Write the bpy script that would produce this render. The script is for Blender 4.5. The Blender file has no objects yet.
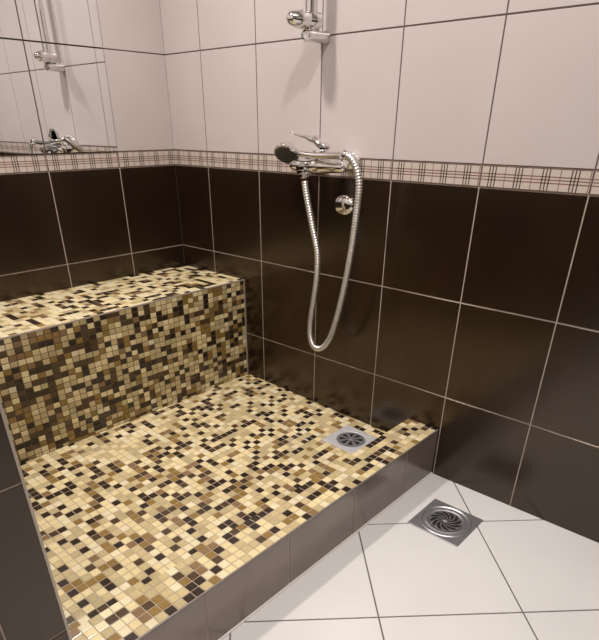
import bpy, math, random
from mathutils import Vector, Matrix, Quaternion

C = bpy.context.scene.collection
scene = bpy.context.scene

# ------------------------------------------------------------------ camera, world, lights, exposure
FOCAL_PX, PPX, PPY = 545.817, 293.4755, 448.7782
EYE = Vector((2.1949, -1.6402, 1.1359))
RIGHT = Vector((0.7393, 0.6733, 0.0032)); DOWN = Vector((0.3458, -0.3755, -0.8599)); FWD = Vector((-0.5778, 0.6369, -0.5104))
cam_data = bpy.data.cameras.new('camera')
cam_data.sensor_fit = 'HORIZONTAL'; cam_data.sensor_width = 36.0
cam_data.lens = FOCAL_PX / 599 * 36.0
cam_data.shift_x = (299.5 - PPX) / 599
cam_data.shift_y = (PPY - 320) / 599
cam_data.clip_start = 0.02
cam = bpy.data.objects.new('camera', cam_data); C.objects.link(cam)
rm = Matrix((RIGHT, -DOWN, -FWD)).transposed()
cam.matrix_world = Matrix.Translation(EYE) @ rm.to_4x4()
scene.camera = cam

world = bpy.data.worlds.new('world'); scene.world = world; world.use_nodes = True
world.node_tree.nodes['Background'].inputs[0].default_value = (1.0, 0.92, 0.85, 1)
world.node_tree.nodes['Background'].inputs[1].default_value = 0.05

CEIL = 2.42
def downlight(name, x, y, power, size=0.14, col=(1.0, 0.945, 0.90), spread=150):
    d = bpy.data.lights.new(name, 'AREA'); d.shape = 'DISK'; d.size = size
    d.energy = power; d.color = col; d.spread = math.radians(spread)
    o = bpy.data.objects.new(name, d); C.objects.link(o)
    o.location = (x, y, CEIL - 0.02)
downlight('downlight_shower', 0.56, -0.80, 18)
downlight('downlight_middle', 1.53, -0.82, 13)
downlight('fill_room', 2.45, -0.82, 9)  # added fill lamp, out of view, brightens the near floor
downlight('fill_entry', 2.30, -2.0, 8)  # added fill lamp, out of view, lifts the left wall

vs = scene.view_settings
vs.view_transform = 'Standard'; vs.look = 'None'; vs.gamma = 1.0; vs.use_curve_mapping = False
vs.exposure = 0.08

# ------------------------------------------------------------------ materials
def nodes_of(name):
    m = bpy.data.materials.new(name); m.use_nodes = True
    nt = m.node_tree; return m, nt, nt.nodes['Principled BSDF']

def plain(name, col, rough=0.5, metal=0.0, spec=0.5, ior=1.5, tint=None, noise=0.0, nscale=8.0, bump=0.0, bscale=60.0, coat=0.0):
    m, nt, b = nodes_of(name)
    b.inputs['Roughness'].default_value = rough; b.inputs['Metallic'].default_value = metal
    b.inputs['Specular IOR Level'].default_value = spec; b.inputs['IOR'].default_value = ior
    if tint: b.inputs['Specular Tint'].default_value = (*tint, 1)
    if coat:
        b.inputs['Coat Weight'].default_value = coat; b.inputs['Coat Roughness'].default_value = 0.05
    tc = nt.nodes.new('ShaderNodeTexCoord')
    n = nt.nodes.new('ShaderNodeTexNoise'); n.inputs['Scale'].default_value = nscale; n.inputs['Detail'].default_value = 4
    nt.links.new(tc.outputs['Object'], n.inputs['Vector'])
    r = nt.nodes.new('ShaderNodeMapRange'); r.inputs[1].default_value = 0.3; r.inputs[2].default_value = 0.7
    r.inputs[3].default_value = 1 - noise; r.inputs[4].default_value = 1 + noise
    nt.links.new(n.outputs['Fac'], r.inputs[0])
    mx = nt.nodes.new('ShaderNodeVectorMath'); mx.operation = 'SCALE'; mx.inputs[0].default_value = col
    nt.links.new(r.outputs[0], mx.inputs['Scale']); nt.links.new(mx.outputs[0], b.inputs['Base Color'])
    if bump:
        n2 = nt.nodes.new('ShaderNodeTexNoise'); n2.inputs['Scale'].default_value = bscale; n2.inputs['Detail'].default_value = 3
        nt.links.new(tc.outputs['Object'], n2.inputs['Vector'])
        bp = nt.nodes.new('ShaderNodeBump'); bp.inputs['Strength'].default_value = bump; bp.inputs['Distance'].default_value = 0.002
        nt.links.new(n2.outputs['Fac'], bp.inputs['Height']); nt.links.new(bp.outputs[0], b.inputs['Normal'])
    return m

M = {}
M['light_tile'] = plain('light glazed tile', (0.50, 0.445, 0.43), 0.32, noise=0.035, nscale=2.5, bump=0.05, bscale=25)
M['dark_tile'] = plain('dark brown glazed tile', (0.015, 0.0072, 0.0036), 0.22, ior=1.75, tint=(1.0, 0.86, 0.72), noise=0.22, nscale=5, bump=0.06, bscale=40)
M['kerb_reflect_tile'] = plain('glazed kerb tile with painted reflection', (0.175, 0.135, 0.115), 0.22, ior=1.95, tint=(1.0, 0.90, 0.84), noise=0.15, nscale=5, bump=0.06, bscale=40)  # dark tile lightened in its colour to stand for the reflected white floor
M['floor_tile'] = plain('white floor tile', (0.71, 0.69, 0.668), 0.24, spec=0.35, noise=0.03, nscale=3, bump=0.04, bscale=20)
M['grout_light'] = plain('beige grout', (0.42, 0.345, 0.29), 0.9, noise=0.1, nscale=30)
M['grout_dark'] = plain('brown grout', (0.10, 0.068, 0.06), 0.9, noise=0.1, nscale=30)
M['grout_grey'] = plain('grey floor grout', (0.15, 0.13, 0.13), 0.9, noise=0.1, nscale=30)
M['grout_mosaic'] = plain('mosaic grout', (0.42, 0.33, 0.24), 0.9, noise=0.12, nscale=40)
M['grout_shaded'] = plain('mosaic grout with painted shade', (0.10, 0.070, 0.035), 0.9, noise=0.15, nscale=40)  # grout colour darkened to paint in the shade on the bench front
M['ceiling'] = plain('white ceiling paint', (0.80, 0.77, 0.74), 0.8, noise=0.02)
M['chrome'] = plain('polished chrome', (0.78, 0.77, 0.76), 0.07, metal=1.0)
M['brushed'] = plain('brushed chrome hose', (0.70, 0.68, 0.65), 0.30, metal=0.9)
M['satin_steel'] = plain('satin stainless steel', (0.44, 0.43, 0.45), 0.38, metal=0.8, noise=0.08, nscale=40)
M['pale_steel'] = plain('pale stainless steel', (0.66, 0.65, 0.66), 0.5, metal=0.45, noise=0.05, nscale=40)
M['grate_steel'] = plain('grey stainless steel', (0.30, 0.30, 0.31), 0.4, metal=0.6, noise=0.08, nscale=40)
M['black'] = plain('dark drain well', (0.012, 0.011, 0.010), 0.6)
M['rubber'] = plain('dark grey spray face', (0.035, 0.035, 0.035), 0.38, noise=0.2, nscale=200)
M['nub'] = plain('grey rubber nozzle', (0.10, 0.10, 0.10), 0.5)
M['mirror'] = plain('mirror glass', (0.88, 0.895, 0.90), 0.0, metal=1.0)
M['mirror_edge'] = plain('dark mirror edge', (0.10, 0.075, 0.065), 0.5)
M['alu_trim'] = plain('pale tile trim', (0.50, 0.43, 0.36), 0.35, metal=0.35)
M['dark_trim'] = plain('grey tile trim', (0.22, 0.185, 0.16), 0.4, metal=0.3)
M['sealant'] = plain('white sealant', (0.72, 0.66, 0.63), 0.35)

MOS = [  # name, colour, weight
    ('cream', (0.73, 0.60, 0.33), 22), ('ivory', (0.75, 0.65, 0.42), 14), ('beige', (0.54, 0.43, 0.225), 19),
    ('sand', (0.47, 0.38, 0.20), 10), ('gold', (0.25, 0.155, 0.042), 8), ('tan', (0.23, 0.14, 0.065), 5),
    ('brown', (0.075, 0.044, 0.020), 7), ('dark brown', (0.030, 0.0185, 0.0105), 15)]
def mosaic_mat(name, col):
    m, nt, b = nodes_of('mosaic ' + name)
    b.inputs['Roughness'].default_value = 0.17; b.inputs['Coat Weight'].default_value = 0.15
    tc = nt.nodes.new('ShaderNodeTexCoord')
    v = nt.nodes.new('ShaderNodeTexNoise'); v.inputs['Scale'].default_value = 260; v.inputs['Detail'].default_value = 2
    nt.links.new(tc.outputs['Object'], v.inputs['Vector'])
    n = nt.nodes.new('ShaderNodeTexNoise'); n.inputs['Scale'].default_value = 14; n.inputs['Detail'].default_value = 2
    nt.links.new(tc.outputs['Object'], n.inputs['Vector'])
    a = nt.nodes.new('ShaderNodeMath'); a.operation = 'ADD'
    nt.links.new(v.outputs['Fac'], a.inputs[0]); nt.links.new(n.outputs['Fac'], a.inputs[1])
    r = nt.nodes.new('ShaderNodeMapRange'); r.inputs[1].default_value = 0.6; r.inputs[2].default_value = 1.4
    r.inputs[3].default_value = 0.80; r.inputs[4].default_value = 1.20
    nt.links.new(a.outputs[0], r.inputs[0])
    mx = nt.nodes.new('ShaderNodeVectorMath'); mx.operation = 'SCALE'; mx.inputs[0].default_value = col
    nt.links.new(r.outputs[0], mx.inputs['Scale']); nt.links.new(mx.outputs[0], b.inputs['Base Color'])
    return m
MOSAIC = [mosaic_mat(n, c) for n, c, w in MOS]
WEIGHTS = [w for n, c, w in MOS]

def listello():
    """border tile with a plaid of fine brown and red lines, drawn from the tile's UV"""
    m, nt, b = nodes_of('plaid border tile'); L = nt.links
    b.inputs['Roughness'].default_value = 0.3
    uv = nt.nodes.new('ShaderNodeUVMap'); uv.uv_map = 'UVMap'
    sp = nt.nodes.new('ShaderNodeSeparateXYZ'); L.new(uv.outputs[0], sp.inputs[0])
    def math_(op, a, bb=None):
        n = nt.nodes.new('ShaderNodeMath'); n.operation = op
        for i, x in enumerate((a, bb)):
            if x is None: continue
            if isinstance(x, (int, float)): n.inputs[i].default_value = x
            else: L.new(x, n.inputs[i])
        return n.outputs[0]
    def line(src, at, w):
        d = math_('ABSOLUTE', math_('SUBTRACT', src, at)); return math_('LESS_THAN', d, w)
    def any_(xs):
        o = xs[0]
        for x in xs[1:]: o = math_('MAXIMUM', o, x)
        return o
    fu = math_('FRACT', math_('ADD', math_('MULTIPLY', sp.outputs[0], 4.0), 0.08))
    vert = any_([line(fu, a, 0.023) for a in (0.40, 0.52, 0.64)])
    single = line(fu, 0.02, 0.016)
    horz = any_([line(sp.outputs[1], a, 0.028) for a in (0.36, 0.50, 0.63)])
    edge = any_([line(sp.outputs[1], 1.0, 0.045), line(sp.outputs[1], 0.0, 0.045)])
    cross = math_('MULTIPLY', vert, horz)
    def mix(fac, c1, c2):
        n = nt.nodes.new('ShaderNodeMix'); n.data_type = 'RGBA'
        L.new(fac, n.inputs[0])
        if isinstance(c1, tuple): n.inputs[6].default_value = (*c1, 1)
        else: L.new(c1, n.inputs[6])
        n.inputs[7].default_value = (*c2, 1)
        return n.outputs[2]
    c = mix(horz, (0.52, 0.45, 0.40), (0.21, 0.12, 0.095))
    c = mix(single, c, (0.22, 0.12, 0.095))
    c = mix(vert, c, (0.085, 0.058, 0.042))
    c = mix(cross, c, (0.025, 0.018, 0.012))
    c = mix(edge, c, (0.13, 0.085, 0.06))
    L.new(c, b.inputs['Base Color'])
    return m
M['border'] = listello()

# ------------------------------------------------------------------ mesh helpers
class MB:
    def __init__(self): self.v = []; self.f = []; self.mi = []; self.uv = {}; self.mats = []
    def mat(self, m):
        if m not in self.mats: self.mats.append(m)
        return self.mats.index(m)
    def face(self, pts, m, uv=None):
        i = len(self.v); self.v += [tuple(p) for p in pts]
        if uv: self.uv[len(self.f)] = uv
        self.f.append(tuple(range(i, i + len(pts)))); self.mi.append(self.mat(m))
    def grid(self, rings, m, close=True, cap0=False, cap1=False):
        base = len(self.v); n = len(rings[0]); k = self.mat(m)
        for r in rings: self.v += [tuple(p) for p in r]
        for a in range(len(rings) - 1):
            for j in range(n if close else n - 1):
                j2 = (j + 1) % n
                self.f.append((base + a*n + j, base + a*n + j2, base + (a+1)*n + j2, base + (a+1)*n + j)); self.mi.append(k)
        if cap0: self.f.append(tuple(base + j for j in reversed(range(n)))); self.mi.append(k)
        if cap1: self.f.append(tuple(base + (len(rings)-1)*n + j for j in range(n))); self.mi.append(k)
    def box(self, a, b, m):
        (x0, y0, z0), (x1, y1, z1) = a, b
        P = [(x0,y0,z0),(x1,y0,z0),(x1,y1,z0),(x0,y1,z0),(x0,y0,z1),(x1,y0,z1),(x1,y1,z1),(x0,y1,z1)]
        i = len(self.v); self.v += P; k = self.mat(m)
        for q in ((0,3,2,1),(4,5,6,7),(0,1,5,4),(1,2,6,5),(2,3,7,6),(3,0,4,7)):
            self.f.append(tuple(i + t for t in q)); self.mi.append(k)
    def lathe(self, prof, origin, axis, m, seg=40, sx=1.0, cap=True):
        """prof: list of (radius, distance along axis)"""
        ax = Vector(axis).normalized(); q = Vector((0, 0, 1)).rotation_difference(ax); o = Vector(origin)
        rings = []
        for r, h in prof:
            rings.append([o + q @ Vector((math.cos(2*math.pi*j/seg)*r*sx, math.sin(2*math.pi*j/seg)*r, h)) for j in range(seg)])
        self.grid(rings, m, True, cap, cap)
    def sweep(self, pts, rads, m, seg=16, up=(0, 0, 1), cap=True):
        """pts: path; rads: float or list of float / (rx, rz)"""
        P = [Vector(p) for p in pts]; rings = []
        prev = None
        for i, p in enumerate(P):
            t = (P[min(i+1, len(P)-1)] - P[max(i-1, 0)]).normalized()
            if prev is None:
                s = t.cross(Vector(up))
                if s.length < 1e-4: s = t.cross(Vector((1, 0, 0)))
            else: s = prev - t * prev.dot(t)
            s.normalize(); prev = s; n = s.cross(t)
            r = rads[i] if isinstance(rads, list) else rads
            a, b = r if isinstance(r, tuple) else (r, r)
            rings.append([p + s*math.cos(2*math.pi*j/seg)*a + n*math.sin(2*math.pi*j/seg)*b for j in range(seg)])
        self.grid(rings, m, True, cap, cap)
    def flatten(self, z0, k, start=0):
        self.v[start:] = [(x, y, z0 + (z - z0)*k) for x, y, z in self.v[start:]]
    def build(self, name, parent=None, smooth=False, loc=None, angle=35):
        me = bpy.data.meshes.new(name)
        off = Vector(loc) if loc is not None else (parent_loc(parent) if parent else Vector((0, 0, 0)))
        me.from_pydata([tuple(Vector(p) - off) for p in self.v], [], self.f)
        for m in self.mats: me.materials.append(m)
        me.polygons.foreach_set('material_index', self.mi)
        if self.uv:
            l = me.uv_layers.new(name='UVMap')
            for fi, uv in self.uv.items():
                for li, c in zip(me.polygons[fi].loop_indices, uv): l.data[li].uv = c
        if smooth:
            me.polygons.foreach_set('use_smooth', [True]*len(me.polygons))
            me.set_sharp_from_angle(angle=math.radians(angle))
        me.update()
        o = bpy.data.objects.new(name, me); C.objects.link(o)
        if parent: o.parent = parent; o.location = off - parent_loc(parent)
        else: o.location = off
        return o

def parent_loc(p):
    l = Vector(p.location)
    while p.parent: p = p.parent; l = l + Vector(p.location)
    return l
def thing(name, loc, label, cat, group=None):
    o = bpy.data.objects.new(name, None); C.objects.link(o); o.location = loc; o.empty_display_size = 0.05
    return tag(o, label, cat, group)
def tag(o, label, cat, group=None):
    o['label'] = label; o['category'] = cat
    if group: o['group'] = group
    return o
def structure(o): o['kind'] = 'structure'; return o
def catmull(pts, n):
    P = [Vector(p) for p in pts]; P = [2*P[0]-P[1]] + P + [2*P[-1]-P[-2]]; out = []
    for i in range(1, len(P)-2):
        for k in range(n):
            t = k/n; a, b, c, d = P[i-1], P[i], P[i+1], P[i+2]
            out.append(0.5*((2*b) + (c-a)*t + (2*a-5*b+4*c-d)*t*t + (3*b-a-3*c+d)*t**3))
    out.append(P[-2]); return out

def chamfer_tile(mb, P, nrm, m, h=0.0015, c=0.0012, uv=None):
    """raised tile over the quad P (counter-clockwise seen along -nrm): chamfered edge and flat face"""
    n = Vector(nrm); P = [Vector(p) for p in P]; cen = sum(P, Vector())/len(P)
    top = []
    for p in P:
        d = cen - p; top.append(p + d*(c/max(d.length, 1e-6)*1.414) + n*h)
    mid = [p + n*(h*0.45) for p in P]
    for i in range(len(P)):
        j = (i+1) % len(P)
        mb.face([P[i], P[j], mid[j], mid[i]], m)
        mb.face([mid[i], mid[j], top[j], top[i]], m)
    mb.face(top, m, uv)

ROWS = [-0.0135, 0.3185, 0.6505, 0.9835, 1.0412, 1.3757, 1.708, 2.0402, 2.3724, 2.7]
def row_mat(z): return M['dark_tile'] if z < 0.98 else (M['border'] if z < 1.04 else M['light_tile'])
def tiled_wall(name, fn, nrm, u0, u1, uoff, z1, low=None, skip=None, rows=ROWS, gap=0.0038, z0=0.0, step=0.30, flip=False, parent=None, thick=0.0):
    """wall tiles on a rectangle: fn(u, z, d) gives the point a distance d in front of the wall plane"""
    mb = MB(); n = Vector(nrm); g = gap/2; H = 0.0015
    lines = [u0]
    k = math.ceil((u0 - uoff)/step + 1e-6)
    while uoff + k*step < u1 - 1e-6: lines.append(uoff + k*step); k += 1
    lines.append(u1)
    def quad(a, b, c, d, dd):
        q = [fn(a, c, dd), fn(b, c, dd), fn(b, d, dd), fn(a, d, dd)]
        nn = (q[1]-q[0]).cross(q[2]-q[0])
        return (q, False) if nn.dot(n) > 0 else (q[::-1], True)
    for za, zb in zip(rows[:-1], rows[1:]):
        a, b = max(za, z0), min(zb, z1)
        if b - a < 0.004: continue
        gm = M['grout_light'] if zb < 1.0 else M['grout_dark']
        mb.face(quad(u0, u1, a, b, -H)[0], gm)
        for ua, ub in zip(lines[:-1], lines[1:]):
            if ub - ua < 0.008: continue
            m = row_mat((za + zb)/2)
            if low and m is M['dark_tile']: m = low
            ta, tb = ua + (g if ua > u0 else 0), ub - (g if ub < u1 else 0)
            tc, td = a + (g if a > z0 else 0), b - (g if b < z1 else 0)
            if m is M['border']: tc, td = a + 0.0008, b - 0.0008
            q, rev = quad(ta, tb, tc, td, -H)
            uvs = None
            if m is M['border']:
                kk = math.floor(((ua+ub)/2 - uoff)/step); s0 = uoff + kk*step
                U = [(p - s0)/step for p in (ta, tb)]
                if flip: U = [1-x for x in U]
                uvs = [(U[0], 0), (U[1], 0), (U[1], 1), (U[0], 1)]
                if rev: uvs = uvs[::-1]
            chamfer_tile(mb, q, n, m, H, 0.0008, uvs)
    if thick:  # masonry behind the tiles
        mb.face(quad(u0, u1, z0, z1, -thick)[0][::-1], M['ceiling'])
    return mb.build(name, parent)

# ------------------------------------------------------------------ the room
RX, RY = 3.3, -3.0     # far end of the room beyond the camera
structure(tiled_wall('wall_right', lambda u, z, d: Vector((u, -d, z)), (0, -1, 0), 0.0, RX, 0.2224, CEIL))
structure(tiled_wall('wall_left', lambda u, z, d: Vector((d, -u, z)), (1, 0, 0), 0.0, -RY, 0.2762, CEIL, flip=True))
structure(tiled_wall('wall_front', lambda u, z, d: Vector((RX - d, -u, z)), (-1, 0, 0), 0.0, -RY, 0.15, CEIL))
structure(tiled_wall('wall_rear', lambda u, z, d: Vector((u, RY + d, z)), (0, 1, 0), 0.0, RX, 0.1, CEIL))
cb = MB(); cb.face([(0, 0, CEIL), (RX, 0, CEIL), (RX, RY, CEIL), (0, RY, CEIL)], M['ceiling'])
structure(cb.build('ceiling'))

# diagonal white floor tiles
def clip(poly, a, b, c):      # keep a*x + b*y <= c
    out = []
    for i in range(len(poly)):
        p, q = poly[i], poly[(i+1) % len(poly)]
        dp, dq = a*p[0]+b*p[1]-c, a*q[0]+b*q[1]-c
        if dp <= 0: out.append(p)
        if dp*dq < 0:
            t = dp/(dp-dq); out.append((p[0]+(q[0]-p[0])*t, p[1]+(q[1]-p[1])*t))
    return out
fb = MB()
fb.face([(0, RY, -0.0015), (RX, RY, -0.0015), (RX, 0, -0.0015), (0, 0, -0.0015)], M['grout_grey'])
FS = 0.5585; g = 0.0042
for i in range(-8, 12):
    for j in range(-4, 14):
        ua, ub = 0.951 + i*FS + g/1.4, 0.951 + (i+1)*FS - g/1.4
        va, vb = 1.838 + (j-4)*FS + g/1.4, 1.838 + (j-3)*FS - g/1.4
        poly = [((u+v)/2, (u-v)/2) for u, v in ((ua, va), (ub, va), (ub, vb), (ua, vb))]
        poly = [(x, y) for x, y in poly]
        for pl in ((1, 0, RX), (-1, 0, -0.0), (0, 1, 0.0), (0, -1, -RY)):
            poly = clip(poly, *pl)
            if len(poly) < 3: break
        if len(poly) < 3: continue
        P = [Vector((x, y, -0.0015)) for x, y in poly]
        if (P[1]-P[0]).cross(P[2]-P[0]).z < 0: P.reverse()
        # drop degenerate corners
        Q = [p for k, p in enumerate(P) if (p - P[k-1]).length > 1e-4]
        if len(Q) < 3: continue
        chamfer_tile(fb, Q, (0, 0, 1), M['floor_tile'], 0.0015, 0.0006)
structure(fb.build('floor'))

# partition beside the shower: tiled on its end, its inner side and its outer side
PX, PY0, PY1 = 1.415, -1.402, -1.66
PROWS = [-0.005, 0.3285, 0.658, 0.9835, 1.0412, 1.3757, 1.708, 2.0402, 2.3724, 2.7]
part = tiled_wall('wall_partition', lambda u, z, d: Vector((PX + d, PY0 - u, z)), (1, 0, 0), 0.0, PY0 - PY1, 1.0, CEIL, rows=PROWS)
structure(part)
inner = tiled_wall('inner_face', lambda u, z, d: Vector((u, PY0 + d, z)), (0, 1, 0), 0.0, PX, 0.2, CEIL, parent=part)
outer = tiled_wall('outer_face', lambda u, z, d: Vector((u, PY1 - d, z)), (0, -1, 0), 0.0, PX, 0.2, CEIL, parent=part)
tb = MB(); tb.box((PX - 0.0035, PY0 - 0.0035, 0.188), (PX + 0.0012, PY0 + 0.0012, CEIL), M['alu_trim'])
structure(tb.build('trim_1'))

# ------------------------------------------------------------------ mosaics
PH, PV = 0.0259, 0.0203      # mosaic pitch across and up
GAPM = 0.0024
# mosaic tiles (column, row) that are dark or brown; inside each span (column, first row, last row) the rest are pale
FLOOR_DARK = [
    (17, -22), (18, -25), (19, -25), (19, -19), (20, -39), (20, -25), (20, -20), (20, -19), (20, -17), (21, -40),
    (22, -39), (22, -38), (22, -27), (22, -20), (22, -15), (23, -41), (23, -36), (23, -28), (23, -19), (23, -17),
    (24, -39), (24, -37), (24, -28), (24, -24), (24, -22), (24, -20), (25, -41), (25, -37), (25, -35), (25, -20),
    (25, -19), (25, -16), (26, -42), (26, -41), (26, -38), (26, -37), (26, -35), (26, -29), (26, -19), (27, -42),
    (27, -35), (27, -32), (27, -30), (27, -27), (27, -25), (27, -21), (27, -18), (27, -11), (27, -8), (28, -38),
    (28, -29), (28, -28), (28, -25), (28, -24), (28, -7), (29, -44), (29, -38), (29, -32), (29, -27), (29, -22),
    (29, -20), (29, -16), (29, -14), (30, -40), (30, -37), (30, -34), (30, -33), (30, -31), (30, -27), (30, -23),
    (30, -21), (30, -20), (30, -19), (30, -18), (30, -17), (30, -15), (30, -14), (31, -44), (31, -43), (31, -40),
    (31, -31), (31, -23), (32, -41), (32, -36), (32, -33), (32, -23), (32, -22), (32, -21), (32, -11), (33, -46),
    (33, -39), (33, -26), (33, -20), (33, -16), (33, -14), (33, -10), (34, -43), (34, -42), (34, -36), (34, -33),
    (34, -32), (34, -27), (34, -25), (34, -18), (34, -13), (35, -47), (35, -36), (35, -35), (35, -31), (35, -25),
    (35, -19), (35, -17), (35, -14), (36, -46), (36, -44), (36, -41), (36, -37), (36, -34), (36, -31), (36, -23),
    (37, -33), (37, -19), (37, -14), (37, -13), (37, -10), (38, -46), (38, -43), (38, -33), (38, -32), (38, -28),
    (38, -25), (38, -20), (38, -11), (39, -49), (39, -37), (39, -31), (39, -29), (39, -28), (39, -27), (39, -21),
    (40, -43), (40, -37), (40, -34), (40, -26), (40, -24), (40, -22), (40, -18), (40, -16), (40, -12), (41, -50),
    (41, -41), (41, -32), (41, -28), (41, -25), (41, -21), (41, -20), (41, -15), (41, -14), (42, -38), (42, -35),
    (42, -33), (42, -32), (42, -26), (42, -19), (43, -50), (43, -45), (43, -35), (43, -31), (43, -29), (43, -19),
    (43, -18), (44, -47), (44, -36), (44, -25), (44, -20), (44, -14), (44, -13), (44, -12), (45, -50), (45, -47),
    (45, -41), (45, -39), (45, -15), (46, -43), (46, -36), (46, -33), (46, -32), (46, -26), (46, -24), (47, -50),
    (47, -48), (47, -44), (47, -38), (47, -32), (47, -30), (47, -29), (47, -21),]
FLOOR_BROWN = [
    (19, -22), (21, -38), (22, -22), (23, -37), (23, -25), (23, -24), (23, -22), (24, -27), (25, -34), (25, -25),
    (25, -24), (26, -34), (26, -30), (26, -28), (26, -25), (26, -23), (27, -39), (27, -36), (27, -33), (27, -29),
    (28, -40), (28, -39), (28, -37), (28, -33), (28, -30), (28, -26), (29, -40), (29, -33), (29, -30), (29, -28),
    (29, -25), (30, -35), (31, -41), (31, -34), (31, -33), (31, -13), (32, -42), (32, -35), (32, -32), (32, -30),
    (32, -25), (32, -19), (32, -13), (33, -44), (33, -31), (33, -30), (33, -28), (33, -27), (34, -38), (34, -31),
    (34, -30), (34, -29), (34, -16), (34, -15), (35, -43), (35, -34), (35, -29), (35, -27), (35, -22), (35, -21),
    (35, -12), (35, -10), (36, -39), (36, -36), (36, -28), (36, -27), (36, -24), (36, -18), (36, -12), (37, -44),
    (37, -43), (37, -39), (37, -38), (37, -29), (37, -28), (37, -15), (38, -39), (38, -36), (38, -34), (38, -16),
    (38, -15), (38, -14), (38, -12), (39, -44), (39, -42), (39, -36), (39, -35), (39, -34), (39, -25), (39, -22),
    (39, -19), (39, -17), (40, -46), (40, -44), (40, -41), (40, -31), (40, -30), (40, -17), (41, -47), (41, -42),
    (41, -40), (41, -36), (41, -31), (41, -27), (41, -26), (41, -24), (41, -22), (41, -17), (42, -50), (42, -49),
    (42, -46), (42, -45), (42, -41), (42, -40), (42, -36), (42, -34), (42, -27), (42, -25), (42, -23), (42, -21),
    (42, -20), (42, -13), (42, -11), (43, -49), (43, -48), (43, -47), (43, -41), (43, -30), (43, -28), (43, -27),
    (43, -15), (44, -43), (44, -38), (44, -32), (44, -29), (44, -17), (44, -11), (45, -29), (45, -23), (45, -19),
    (45, -18), (46, -52), (46, -45), (46, -30), (46, -27), (46, -22), (46, -20), (46, -17), (46, -15), (46, -13),
    (46, -12), (47, -49), (47, -37), (47, -27), (47, -22), (47, -18), (47, -17), (47, -15),]
FLOOR_SPAN = [
    (16, -24, -24), (17, -24, -22), (18, -25, -22), (19, -26, -19), (20, -39, -17), (21, -40, -19), (22, -40, -15),
    (23, -41, -17), (24, -41, -16), (25, -42, -16), (26, -42, -17), (27, -43, -8), (28, -43, -7), (29, -44, -14),
    (30, -44, -14), (31, -45, -13), (32, -45, -11), (33, -46, -10), (34, -46, -12), (35, -47, -10), (36, -47, -10),
    (37, -48, -10), (38, -48, -11), (39, -49, -13), (40, -49, -12), (41, -50, -12), (42, -50, -11), (43, -51, -10),
    (44, -51, -9), (45, -52, -8), (46, -52, -7), (47, -50, -6), (48, -49, -5), (49, -48, -6), (50, -48, -7),
    (51, -47, -9),]
CURB_DARK = [
    (-5, -36), (-5, -33), (-5, -32), (-5, -31), (-5, -30), (-5, -27), (-5, -25), (-5, -24), (-5, -23), (-5, -20),
    (-5, -16), (-5, -11), (-5, -10), (-4, -38), (-4, -36), (-4, -33), (-4, -22), (-4, -16), (-4, -15), (-3, -42),
    (-3, -29), (-3, -25), (-3, -24), (-3, -22), (-3, -21), (-3, -14), (-3, -13), (-2, -43), (-2, -42), (-2, -40),
    (-2, -34), (-2, -32), (-2, -22), (-2, -16), (-2, -15), (-2, -13), (-1, -46), (-1, -44), (-1, -43), (-1, -28),
    (-1, -21), (-1, -19),]
CURB_BROWN = [
    (-5, -39), (-5, -38), (-5, -35), (-5, -34), (-5, -22), (-5, -21), (-5, -19), (-4, -50), (-4, -49), (-4, -47),
    (-4, -43), (-4, -41), (-4, -39), (-3, -48), (-3, -47), (-3, -46), (-3, -43), (-3, -41), (-3, -39), (-3, -27),
    (-3, -23), (-3, -12), (-2, -48), (-2, -47), (-2, -46), (-2, -33), (-2, -30), (-2, -29), (-2, -27), (-2, -17),
    (-1, -41), (-1, -27),]
CURB_SPAN = [
    (-5, -50, -10), (-4, -50, -11), (-3, -49, -12), (-2, -48, -13), (-1, -47, -15),]
def pattern(dark, brown, span):
    return {'dark': set(dark), 'brown': set(brown), 'span': {c: (a, b) for c, a, b in span}}
FLOOR_PATTERN = pattern(FLOOR_DARK, FLOOR_BROWN, FLOOR_SPAN)
CURB_PATTERN = pattern(CURB_DARK, CURB_BROWN, CURB_SPAN)
rng = random.Random(11)
def pick_colour(w=None): return rng.choices(range(8), w or WEIGHTS)[0]
FRONT_MIX = [15, 3, 20, 15, 13, 4, 13, 19]     # bench riser: more brown tiles, which also darken it for its shade
TOP_MIX = [12, 34, 10, 14, 2, 4, 9, 18]
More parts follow.
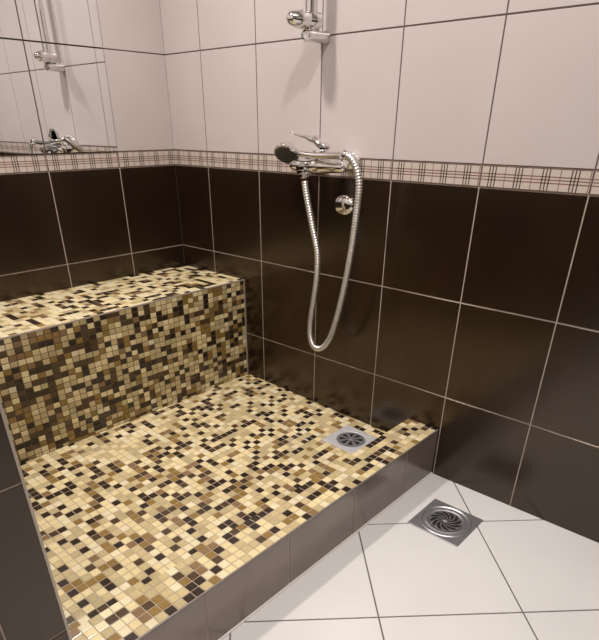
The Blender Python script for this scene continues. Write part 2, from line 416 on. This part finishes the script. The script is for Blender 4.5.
def mosaic(mb, fn, nrm, a0, a1, b0, b1, pa, pb, aoff, boff, picks=None, hole=None, mix=None, grout='grout_mosaic'):
    n = Vector(nrm)
    base = [fn(a0, b0), fn(a1, b0), fn(a1, b1), fn(a0, b1)]
    flip = (base[1]-base[0]).cross(base[2]-base[0]).dot(n) < 0
    mb.face(base[::-1] if flip else base, M[grout])
    prev = {}
    for i in range(math.floor((a0-aoff)/pa), math.ceil((a1-aoff)/pa)):
        for j in range(math.floor((b0-boff)/pb), math.ceil((b1-boff)/pb)):
            xa, xb = aoff + i*pa + GAPM/2, aoff + (i+1)*pa - GAPM/2
            ya, yb = boff + j*pb + GAPM/2, boff + (j+1)*pb - GAPM/2
            first, last = picks['span'].get(i, (1, 0)) if picks else (1, 0)
            if picks and (i, j) in picks['dark']: k = rng.choices((7, 6), (4, 1))[0]
            elif picks and (i, j) in picks['brown']: k = rng.choices((4, 5, 6), (6, 3, 2))[0]
            elif first <= j <= last: k = rng.choices(range(4), WEIGHTS[:4])[0]
            else: k = pick_colour(mix)
            xa, xb, ya, yb = max(xa, a0), min(xb, a1), max(ya, b0), min(yb, b1)
            if xb - xa < 0.004 or yb - ya < 0.004: continue
            if hole and xb > hole[0] and xa < hole[1] and yb > hole[2] and ya < hole[3]:
                if xa < hole[0]: xb = min(xb, hole[0])
                elif xb > hole[1]: xa = max(xa, hole[1])
                elif ya < hole[2]: yb = min(yb, hole[2])
                elif yb > hole[3]: ya = max(ya, hole[3])
                else: continue
                if xb - xa < 0.004 or yb - ya < 0.004: continue
            jit = lambda: rng.uniform(-0.00035, 0.00035)
            P = [fn(xa+jit(), ya+jit()), fn(xb+jit(), ya+jit()), fn(xb+jit(), yb+jit()), fn(xa+jit(), yb+jit())]
            if flip: P.reverse()
            chamfer_tile(mb, P, n, MOSAIC[k], 0.0012, 0.0010)
CX0, CX1, CZ = 1.289, 1.413, 0.187     # curb inner and outer side, height
BX, BZ = 0.415, 0.558                  # bench front, height
FY = PY0                               # near end of the tray
def fz(x): return 0.1185 - 0.030*(x - 0.41)
D1 = (1.057, 1.216, -0.226, -0.066)    # drain plate on the shower floor

plat = thing('shower_platform', (0.9, -0.7, 0), 'raised mosaic shower floor with low brown-tiled curb along its front', 'shower base')
b = MB()
mosaic(b, lambda x, y: Vector((x, y, fz(x))), (0, 0, 1), BX + 0.0018, CX0, FY, 0.0, 0.02508, 0.02595, 0.00188, 0.0172, FLOOR_PATTERN, D1)
b.build('mosaic_floor', plat)
b = MB()
mosaic(b, lambda x, y: Vector((x, y, CZ)), (0, 0, 1), CX0, CX1, FY, 0.0, 0.0252, 0.02607, CX1, 0.0098, CURB_PATTERN)
mosaic(b, lambda y, z: Vector((CX0, y, z)), (-1, 0, 0), FY, 0.0, 0.085, CZ, PH, PV, 0.0, CZ)
b.build('mosaic_curb', plat)
face = tiled_wall('curb_face', lambda u, z, d: Vector((PX + d, -u, z)), (1, 0, 0), 0.0, -FY, 0.2035, CZ - 0.001, M['kerb_reflect_tile'],
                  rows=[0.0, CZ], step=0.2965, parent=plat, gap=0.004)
b = MB(); b.box((CX1 - 0.001, FY, CZ - 0.0035), (PX + 0.0015, -0.0006, CZ + 0.0012), M['dark_trim'])
b.build('edge_trim', plat)
b = MB(); b.sweep([(PX + 0.001, -0.001, 0.001), (PX + 0.001, FY, 0.001)], (0.0045, 0.0035), M['sealant'], 8)
b.build('sealant_bead', plat, True)

bench = thing('shower_bench', (0.2, -0.7, 0), 'built-in bench covered in brown and cream mosaic along the left wall', 'bench')
b = MB()
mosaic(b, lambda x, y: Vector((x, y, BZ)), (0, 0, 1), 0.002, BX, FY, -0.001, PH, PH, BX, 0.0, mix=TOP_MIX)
b.build('bench_top', bench)
b = MB()
mosaic(b, lambda y, z: Vector((BX, y, z)), (1, 0, 0), FY, -0.001, fz(BX) + 0.0012, BZ, PH, PV, 0.0, BZ, mix=FRONT_MIX, grout='grout_shaded')
b.build('bench_front', bench)
b = MB(); b.box((BX - 0.003, FY, BZ - 0.003), (BX + 0.0016, -0.0006, BZ + 0.0016), M['alu_trim'])
b.box((BX - 0.002, -0.0075, fz(BX) + 0.002), (BX + 0.0022, -0.0004, BZ), M['alu_trim'])
b.build('edge_trim', bench)

# ------------------------------------------------------------------ drains
def drain(name, cx, cy, z, half, r_grate, ring, label, mat, swirl, nslot, r1, r2, tilt=0.0, twist=0.0, gmat=None):
    t = thing(name, (cx, cy, z), label, 'drain', None)
    # frame: square plate with a round opening, folded edge
    b = MB(); N = 64; top = 0.0035
    def sq(a, s, zz):
        c, si = math.cos(a), math.sin(a); k = s/max(abs(c), abs(si)); return (cx + c*k, cy + si*k, z + zz)
    ang = [2*math.pi*(j+0.5)/N for j in range(N)]
    # make sure the corners are hit exactly
    ang = sorted([a for a in ang if min(abs(a - math.pi/4*(2*q+1)) for q in range(4)) > 0.03] + [math.pi/4*(2*q+1) for q in range(4)])
    ring_at = lambda r, zz: [(cx + math.cos(a)*r, cy + math.sin(a)*r, z + zz) for a in ang]
    rings = [[sq(a, half, 0) for a in ang], [sq(a, half, top*0.7) for a in ang], [sq(a, half - 0.0012, top) for a in ang]]
    if ring:
        rings += [ring_at(ring + 0.006, top), ring_at(ring + 0.003, top + 0.0022), ring_at(ring, top + 0.0022), ring_at(ring - 0.004, top - 0.0008),
                  ring_at(r_grate + 0.010, top - 0.0006), ring_at(r_grate + 0.006, top + 0.0006), ring_at(r_grate + 0.0008, top - 0.0018)]
    else:
        rings += [ring_at(r_grate + 0.003, top), ring_at(r_grate + 0.0008, top - 0.0014)]
    rings += [ring_at(r_grate + 0.0008, 0.0006)]
    b.grid(rings, mat)
    b.build('frame', t, True, angle=25)
    b = MB(); b.lathe([(0.0001, 0.0003), (r_grate + 0.0007, 0.0003)], (cx, cy, z), (0, 0, 1), M['black'], 40, cap=False)
    b.build('well', t)
    fmat, mat = mat, (gmat or mat)
    # grate: polar sheet with slots left out
    b = MB(); A = nslot*10; R = [0.0005, r1*0.5, r1] + [r1 + (r2-r1)*k/6 for k in range(1, 7)] + [(r2 + r_grate)/2, r_grate]
    def pt(r, a, zz):
        s = min(max((r - r1)/(r2 - r1), -0.3), 1.2); a = a + swirl*s
        dome = 0.0012*(1 - (r/r_grate)**2)
        return (cx + math.cos(a)*r, cy + math.sin(a)*r, z + zz + dome)
    def slot(ri, k):
        if not (r1 - 1e-6 <= R[ri] and R[ri+1] <= r2 + 1e-6): return False
        w = (3.7 - 1.6*abs((R[ri] - r1)/(r2 - r1) - 0.6)) if swirl else 2.0 + 1.4*(R[ri]-r1)/(r2-r1)
        return abs((k % 10) - 4.5) < w
    zt, zb = 0.0032, 0.0012
    for ri in range(len(R)-1):
        for k in range(A):
            if slot(ri, k): continue
            a0, a1 = twist + 2*math.pi*k/A, twist + 2*math.pi*(k+1)/A
            b.face([pt(R[ri], a0, zt), pt(R[ri+1], a0, zt), pt(R[ri+1], a1, zt), pt(R[ri], a1, zt)], mat)
            if slot(ri, k+1): b.face([pt(R[ri], a1, zt), pt(R[ri+1], a1, zt), pt(R[ri+1], a1, zb), pt(R[ri], a1, zb)], mat)
            if slot(ri, k-1): b.face([pt(R[ri+1], a0, zt), pt(R[ri], a0, zt), pt(R[ri], a0, zb), pt(R[ri+1], a0, zb)], mat)
            if ri+1 < len(R)-1 and slot(ri+1, k): b.face([pt(R[ri+1], a1, zt), pt(R[ri+1], a0, zt), pt(R[ri+1], a0, zb), pt(R[ri+1], a1, zb)], mat)
            if ri > 0 and slot(ri-1, k): b.face([pt(R[ri], a0, zt), pt(R[ri], a1, zt), pt(R[ri], a1, zb), pt(R[ri], a0, zb)], mat)
    b.build('grate', t)
    b = MB(); b.lathe([(0.0075, 0.003), (0.0075, 0.005), (0.006, 0.0058), (0.0001, 0.006)], (cx, cy, z), (0, 0, 1), mat, 20)
    b.build('screw', t, True)
    if tilt:
        t.rotation_euler = (0, tilt, 0)
    return t
drain('floor_drain', 1.602, -0.232, 0.0002, 0.0905, 0.055, 0.078,
      'square steel floor drain with swirl grate set in the white floor tiles', M['satin_steel'], 0.95, 12, 0.009, 0.051)
drain('floor_drain', (D1[0]+D1[1])/2, (D1[2]+D1[3])/2, fz((D1[0]+D1[1])/2) + 0.0008, 0.079, 0.054, 0,
      'small pale square drain with radial slots set in the mosaic shower floor', M['pale_steel'], 0.0, 8, 0.014, 0.044, math.atan(0.030), 0.2, M['grate_steel'])

# ------------------------------------------------------------------ mirror tiles on the left wall
def mirror(k, z0, z1, label):
    y1, y0 = -(0.2762 + k*0.30), -(0.2762 + (k+1)*0.30); e = 0.0016
    y1 -= e; y0 += e; z0 += e; z1 -= e
    t = thing('mirror_panel', (0.0005, (y0+y1)/2, (z0+z1)/2), label, 'mirror', 'mirror panels on the left wall')
    b = MB(); b.box((0.0004, y0, z0), (0.0036, y1, z1), M['mirror_edge']); b.build('backing', t)
    b = MB(); i = 0.0008
    b.face([(0.0041, y0+i, z0+i), (0.0041, y1-i, z0+i), (0.0041, y1-i, z1-i), (0.0041, y0+i, z1-i)], M['mirror'])
    b.build('glass', t)
mirror(0, 1.0412, 1.3757, 'mirror panel above the plaid border nearest the corner, reflecting the hand shower head')
mirror(1, 1.0412, 1.3757, 'mirror panel above the plaid border at the left picture edge')
mirror(0, 1.3757, 1.708, 'upper mirror panel nearest the corner, reflecting the slide rail tube')
mirror(1, 1.3757, 1.708, 'small visible corner of the mirror panel at the top left of the picture')

# ------------------------------------------------------------------ slide rail
rail = thing('slide_rail', (0.826, 0, 1.371), 'chrome vertical slide rail with bullet-shaped holder high on the right wall', 'shower rail')
rx, ry = 0.832, -0.066
b = MB(); b.sweep([(rx, ry, 1.412), (rx, ry, 2.02)], 0.0185, M['chrome'], 24); b.build('tube', rail, True)
for zz in (1.371, 2.0):
    b = MB(); b.lathe([(0.021, 0.0), (0.023, 0.002), (0.0215, 0.012), (0.0212, 0.062), (0.0205, 0.080), (0.018, 0.087), (0.014, 0.0875), (0.012, 0.084), (0.0001, 0.083)], (rx + 0.003, -0.0005, zz), (-0.08, -1, 0), M['chrome'], 36)
    b.flatten(zz, 0.80)
    b.build('wall_mount', rail, True)
hold = MB()
hold.lathe([(0.0001, -0.036), (0.014, -0.035), (0.022, -0.031), (0.0275, -0.024), (0.0275, 0.012), (0.0265, 0.0135), (0.0265, 0.0155), (0.0275, 0.017),
            (0.0270, 0.045), (0.024, 0.060), (0.019, 0.073), (0.0115, 0.081), (0.0001, 0.084)], (rx - 0.004, ry + 0.004, 1.409), (-0.28, -1, 0), M['chrome'], 40)
hold.flatten(1.409, 0.88); holder = hold.build('holder', rail, True)
b = MB(); b.lathe([(0.0125, -0.012), (0.0125, 0.012), (0.011, 0.0135), (0.0001, 0.0135)], (rx, ry - 0.002, 1.388), (0, 0, 1), M['chrome'], 24)
b.build('locking_collar', holder, True)

# ------------------------------------------------------------------ mixer
mix = thing('shower_mixer', (0.88, 0, 1.02), 'chrome single-lever shower mixer mounted on the plaid border', 'faucet')
b = MB()
by, bz = -0.100, 1.020
# body: a bar that swells at the middle, with rounded ends
xs = [0.757, 0.760, 0.768, 0.782, 0.81, 0.84, 0.862, 0.885, 0.908, 0.93, 0.96, 0.985, 0.998, 1.004, 1.006]
rr = [0.002, 0.011, 0.017, 0.0205, 0.0205, 0.022, 0.027, 0.030, 0.027, 0.0215, 0.0195, 0.0185, 0.015, 0.009, 0.002]
b.sweep([(x*0.955 + 0.058, by, bz) for x in xs], [(r*1.05, r*0.88) for r in rr], M['chrome'], 28)
b.build('body', mix, True, angle=60)
for x in (0.828, 0.968):
    b = MB()
    b.lathe([(0.034, 0.0), (0.035, 0.004), (0.033, 0.014), (0.027, 0.026), (0.018, 0.034), (0.0001, 0.037)], (x, -0.0005, 1.032), (0, -1, 0), M['chrome'], 40)
    b.flatten(1.032, 0.85); ro = b.build('wall_rosette', mix, True, angle=60)
    b = MB(); b.sweep([(x, -0.03, 1.030), (x, -0.065, 1.026), (x, by, bz)], 0.0145, M['chrome'], 20); b.build('inlet_union', mix, True)
    b = MB(); b.lathe([(0.0195, -0.011), (0.0195, 0.011)], (x, -0.057, 1.027), (0, -1, 0), M['chrome'], 6); b.build('union_nut', mix)
b = MB()
b.lathe([(0.027, 0.0), (0.027, 0.012), (0.0245, 0.0135), (0.0245, 0.0155), (0.0275, 0.017), (0.0275, 0.032), (0.025, 0.038), (0.0001, 0.040)], (0.896, by + 0.020, 1.030), (0, 0, 1), M['chrome'], 40)
b.build('cartridge_cover', mix, True, angle=50)
b = MB()   # lever turned towards the left wall, rising to a thin tip
ld = Vector((-0.868, -0.497, 0)); l0 = Vector((0.896, by + 0.020, 0))
prof = [(-0.030, 1.072, 0.004, 0.003), (-0.026, 1.074, 0.017, 0.008), (-0.012, 1.078, 0.025, 0.011), (0.006, 1.083, 0.0265, 0.013), (0.022, 1.096, 0.024, 0.012), (0.034, 1.096, 0.020, 0.009),
        (0.050, 1.103, 0.017, 0.006), (0.068, 1.105, 0.015, 0.0042), (0.086, 1.110, 0.0135, 0.0034), (0.101, 1.1135, 0.011, 0.0028), (0.108, 1.1145, 0.006, 0.002), (0.110, 1.115, 0.001, 0.0008)]
lp = [l0 + ld*d + Vector((0, 0, z)) for d, z, a, c in prof]
b.sweep(lp, [(a, c) for d, z, a, c in prof], M['chrome'], 28)
b.build('lever', mix, True, angle=60)
b = MB()
b.lathe([(0.0175, -0.012), (0.0175, -0.002), (0.0145, 0.0), (0.0145, 0.010), (0.0001, 0.010)], (0.8455, -0.121, 1.006), (0, 0, -1), M['chrome'], 28)
b.build('hose_outlet', mix, True)
b = MB(); b.sweep([(0.8455, by, bz), (0.8455, -0.112, 1.014), (0.8455, -0.121, 1.004)], 0.0145, M['chrome'], 18)
b.build('outlet_elbow', mix, True)
b = MB()
b.lathe([(0.0001, 0.0), (0.006, 0.0), (0.006, 0.010), (0.011, 0.012), (0.0115, 0.018), (0.009, 0.022), (0.0001, 0.023)], (0.846, by + 0.016, bz + 0.014), (0, 0, 1), M['chrome'], 24)
b.build('diverter_knob', mix, True)

# ------------------------------------------------------------------ hand shower
hs = thing('hand_shower', (0.85, -0.046, 1.05), 'chrome hand shower with dark spray face lying across the mixer', 'shower head')
fn_ = Vector((0.22, -0.62, -0.75)).normalized()
hc = Vector((0.738, -0.074, 1.051))
b = MB()
path = catmull([(0.737, -0.060, 1.066), (0.765, -0.082, 1.070), (0.80, -0.108, 1.062), (0.84, -0.121, 1.055), (0.90, -0.1255, 1.051), (0.96, -0.1255, 1.052), (1.012, -0.123, 1.0545)], 6)
rad = []
for i in range(len(path)):
    t = i/(len(path)-1); rad.append(0.0155 - 0.0065*min(1, t*2.2) + 0.0015*max(0, t*3-2))
b.sweep(path, rad, M['chrome'], 24)
b.build('handle', hs, True, angle=60)
b = MB()
b.lathe([(0.0001, -0.030), (0.014, -0.0285), (0.026, -0.022), (0.038, -0.010), (0.0435, 0.000), (0.045, 0.006), (0.044, 0.0105), (0.041, 0.0115)], hc - fn_*0.004, fn_, M['chrome'], 44)
head = b.build('head', hs, True, angle=60)
b = MB()
b.lathe([(0.041, 0.0), (0.0395, 0.0022), (0.024, 0.0036), (0.0001, 0.004)], hc + fn_*0.0072, fn_, M['rubber'], 40)
face_o = b.build('spray_face', head, True)
b = MB(); q = Vector((0, 0, 1)).rotation_difference(fn_)
for rr_, n_ in ((0.008, 6), (0.016, 12), (0.024, 16), (0.032, 22)):
    for k in range(n_):
        a = 2*math.pi*k/n_
        p = hc + fn_*(0.0104 - 0.0014*(rr_/0.034)**2) + q @ Vector((math.cos(a)*rr_, math.sin(a)*rr_, 0))
        b.lathe([(0.0014, 0.0), (0.0010, 0.0022)], p, fn_, M['nub'], 6)
nz = b.build('spray_nozzles', head); nz['kind'] = 'stuff'

# ------------------------------------------------------------------ hose
HP = [(0.86, -0.122, 0.9987), (0.8651, -0.122, 0.9631), (0.8747, -0.122, 0.9241), (0.8884, -0.121, 0.8753), (0.9024, -0.12, 0.8256), (0.918, -0.119, 0.7751), (0.9242, -0.118, 0.729), (0.9201, -0.116, 0.6592), (0.9087, -0.114, 0.5924), (0.8945, -0.112, 0.5146), (0.8901, -0.111, 0.4593), (0.8977, -0.11, 0.4213), (0.9158, -0.11, 0.4038), (0.9407, -0.11, 0.406), (0.9645, -0.11, 0.4238), (0.9899, -0.111, 0.4632), (1.013, -0.112, 0.5286), (1.0322, -0.113, 0.6011), (1.0504, -0.115, 0.6838), (1.0675, -0.118, 0.7747), (1.0777, -0.12, 0.8505), (1.0863, -0.123, 0.9224), (1.0903, -0.126, 0.9629), (1.0885, -0.13, 0.9991), (1.0771, -0.132, 1.0287), (1.0559, -0.131, 1.0494), (1.0267, -0.124, 1.0605)]
hose = thing('shower_hose', (0.9, -0.075, 0.385), 'ribbed metal shower hose hanging in a loop below the mixer', 'hose')
dense = catmull(HP, 30)
for _ in range(6):   # relax kinks
    dense = [dense[0]] + [(dense[i-1] + dense[i]*2 + dense[i+1])/4 for i in range(1, len(dense)-1)] + [dense[-1]]
# resample at even spacing for the ribs
step, acc, rib = 0.0021, 0.0, [dense[0]]
for a, c in zip(dense[:-1], dense[1:]):
    L = (c-a).length; d = step - acc
    while d <= L: rib.append(a + (c-a)*(d/L)); d += step
    acc = L - (d - step)
b = MB(); b.sweep(rib, [0.0114 if (i % 4) in (1, 2) else 0.0090 for i in range(len(rib))], M['brushed'], 14)
b.build('ribbed_hose', hose, True, angle=80)
def nut(i0, i1, r):
    b = MB(); a, c = rib[i0], rib[i1]; ax = c - a; L = ax.length
    b.lathe([(r*0.8, 0), (r, L*0.1), (r, L*0.55), (r*0.85, L*0.65), (r*0.8, L)], a, ax, M['chrome'], 24)
    b.build('hose_nut', hose, True)
nut(0, 11, 0.0150); nut(-1, -14, 0.0140)

# ------------------------------------------------------------------ round cover
cap = thing('outlet_cover', (0.943, 0, 0.898), 'round domed chrome cover on the dark tile below the mixer', 'wall cap')
b = MB()
b.lathe([(0.041, 0.0), (0.042, 0.003), (0.040, 0.009), (0.034, 0.014), (0.024, 0.0175), (0.014, 0.019), (0.0001, 0.0192)], (0.943, -0.0004, 0.898), (0, -1, 0), M['chrome'], 44)
b.flatten(0.898, 0.80); b.build('rosette', cap, True, angle=50)
b = MB()
b.lathe([(0.0105, 0.017), (0.0105, 0.0205), (0.0095, 0.0215), (0.0001, 0.0218)], (0.943, 0, 0.898), (0, -1, 0), M['chrome'], 6)
b.flatten(0.898, 0.85)
b.build('plug', cap)
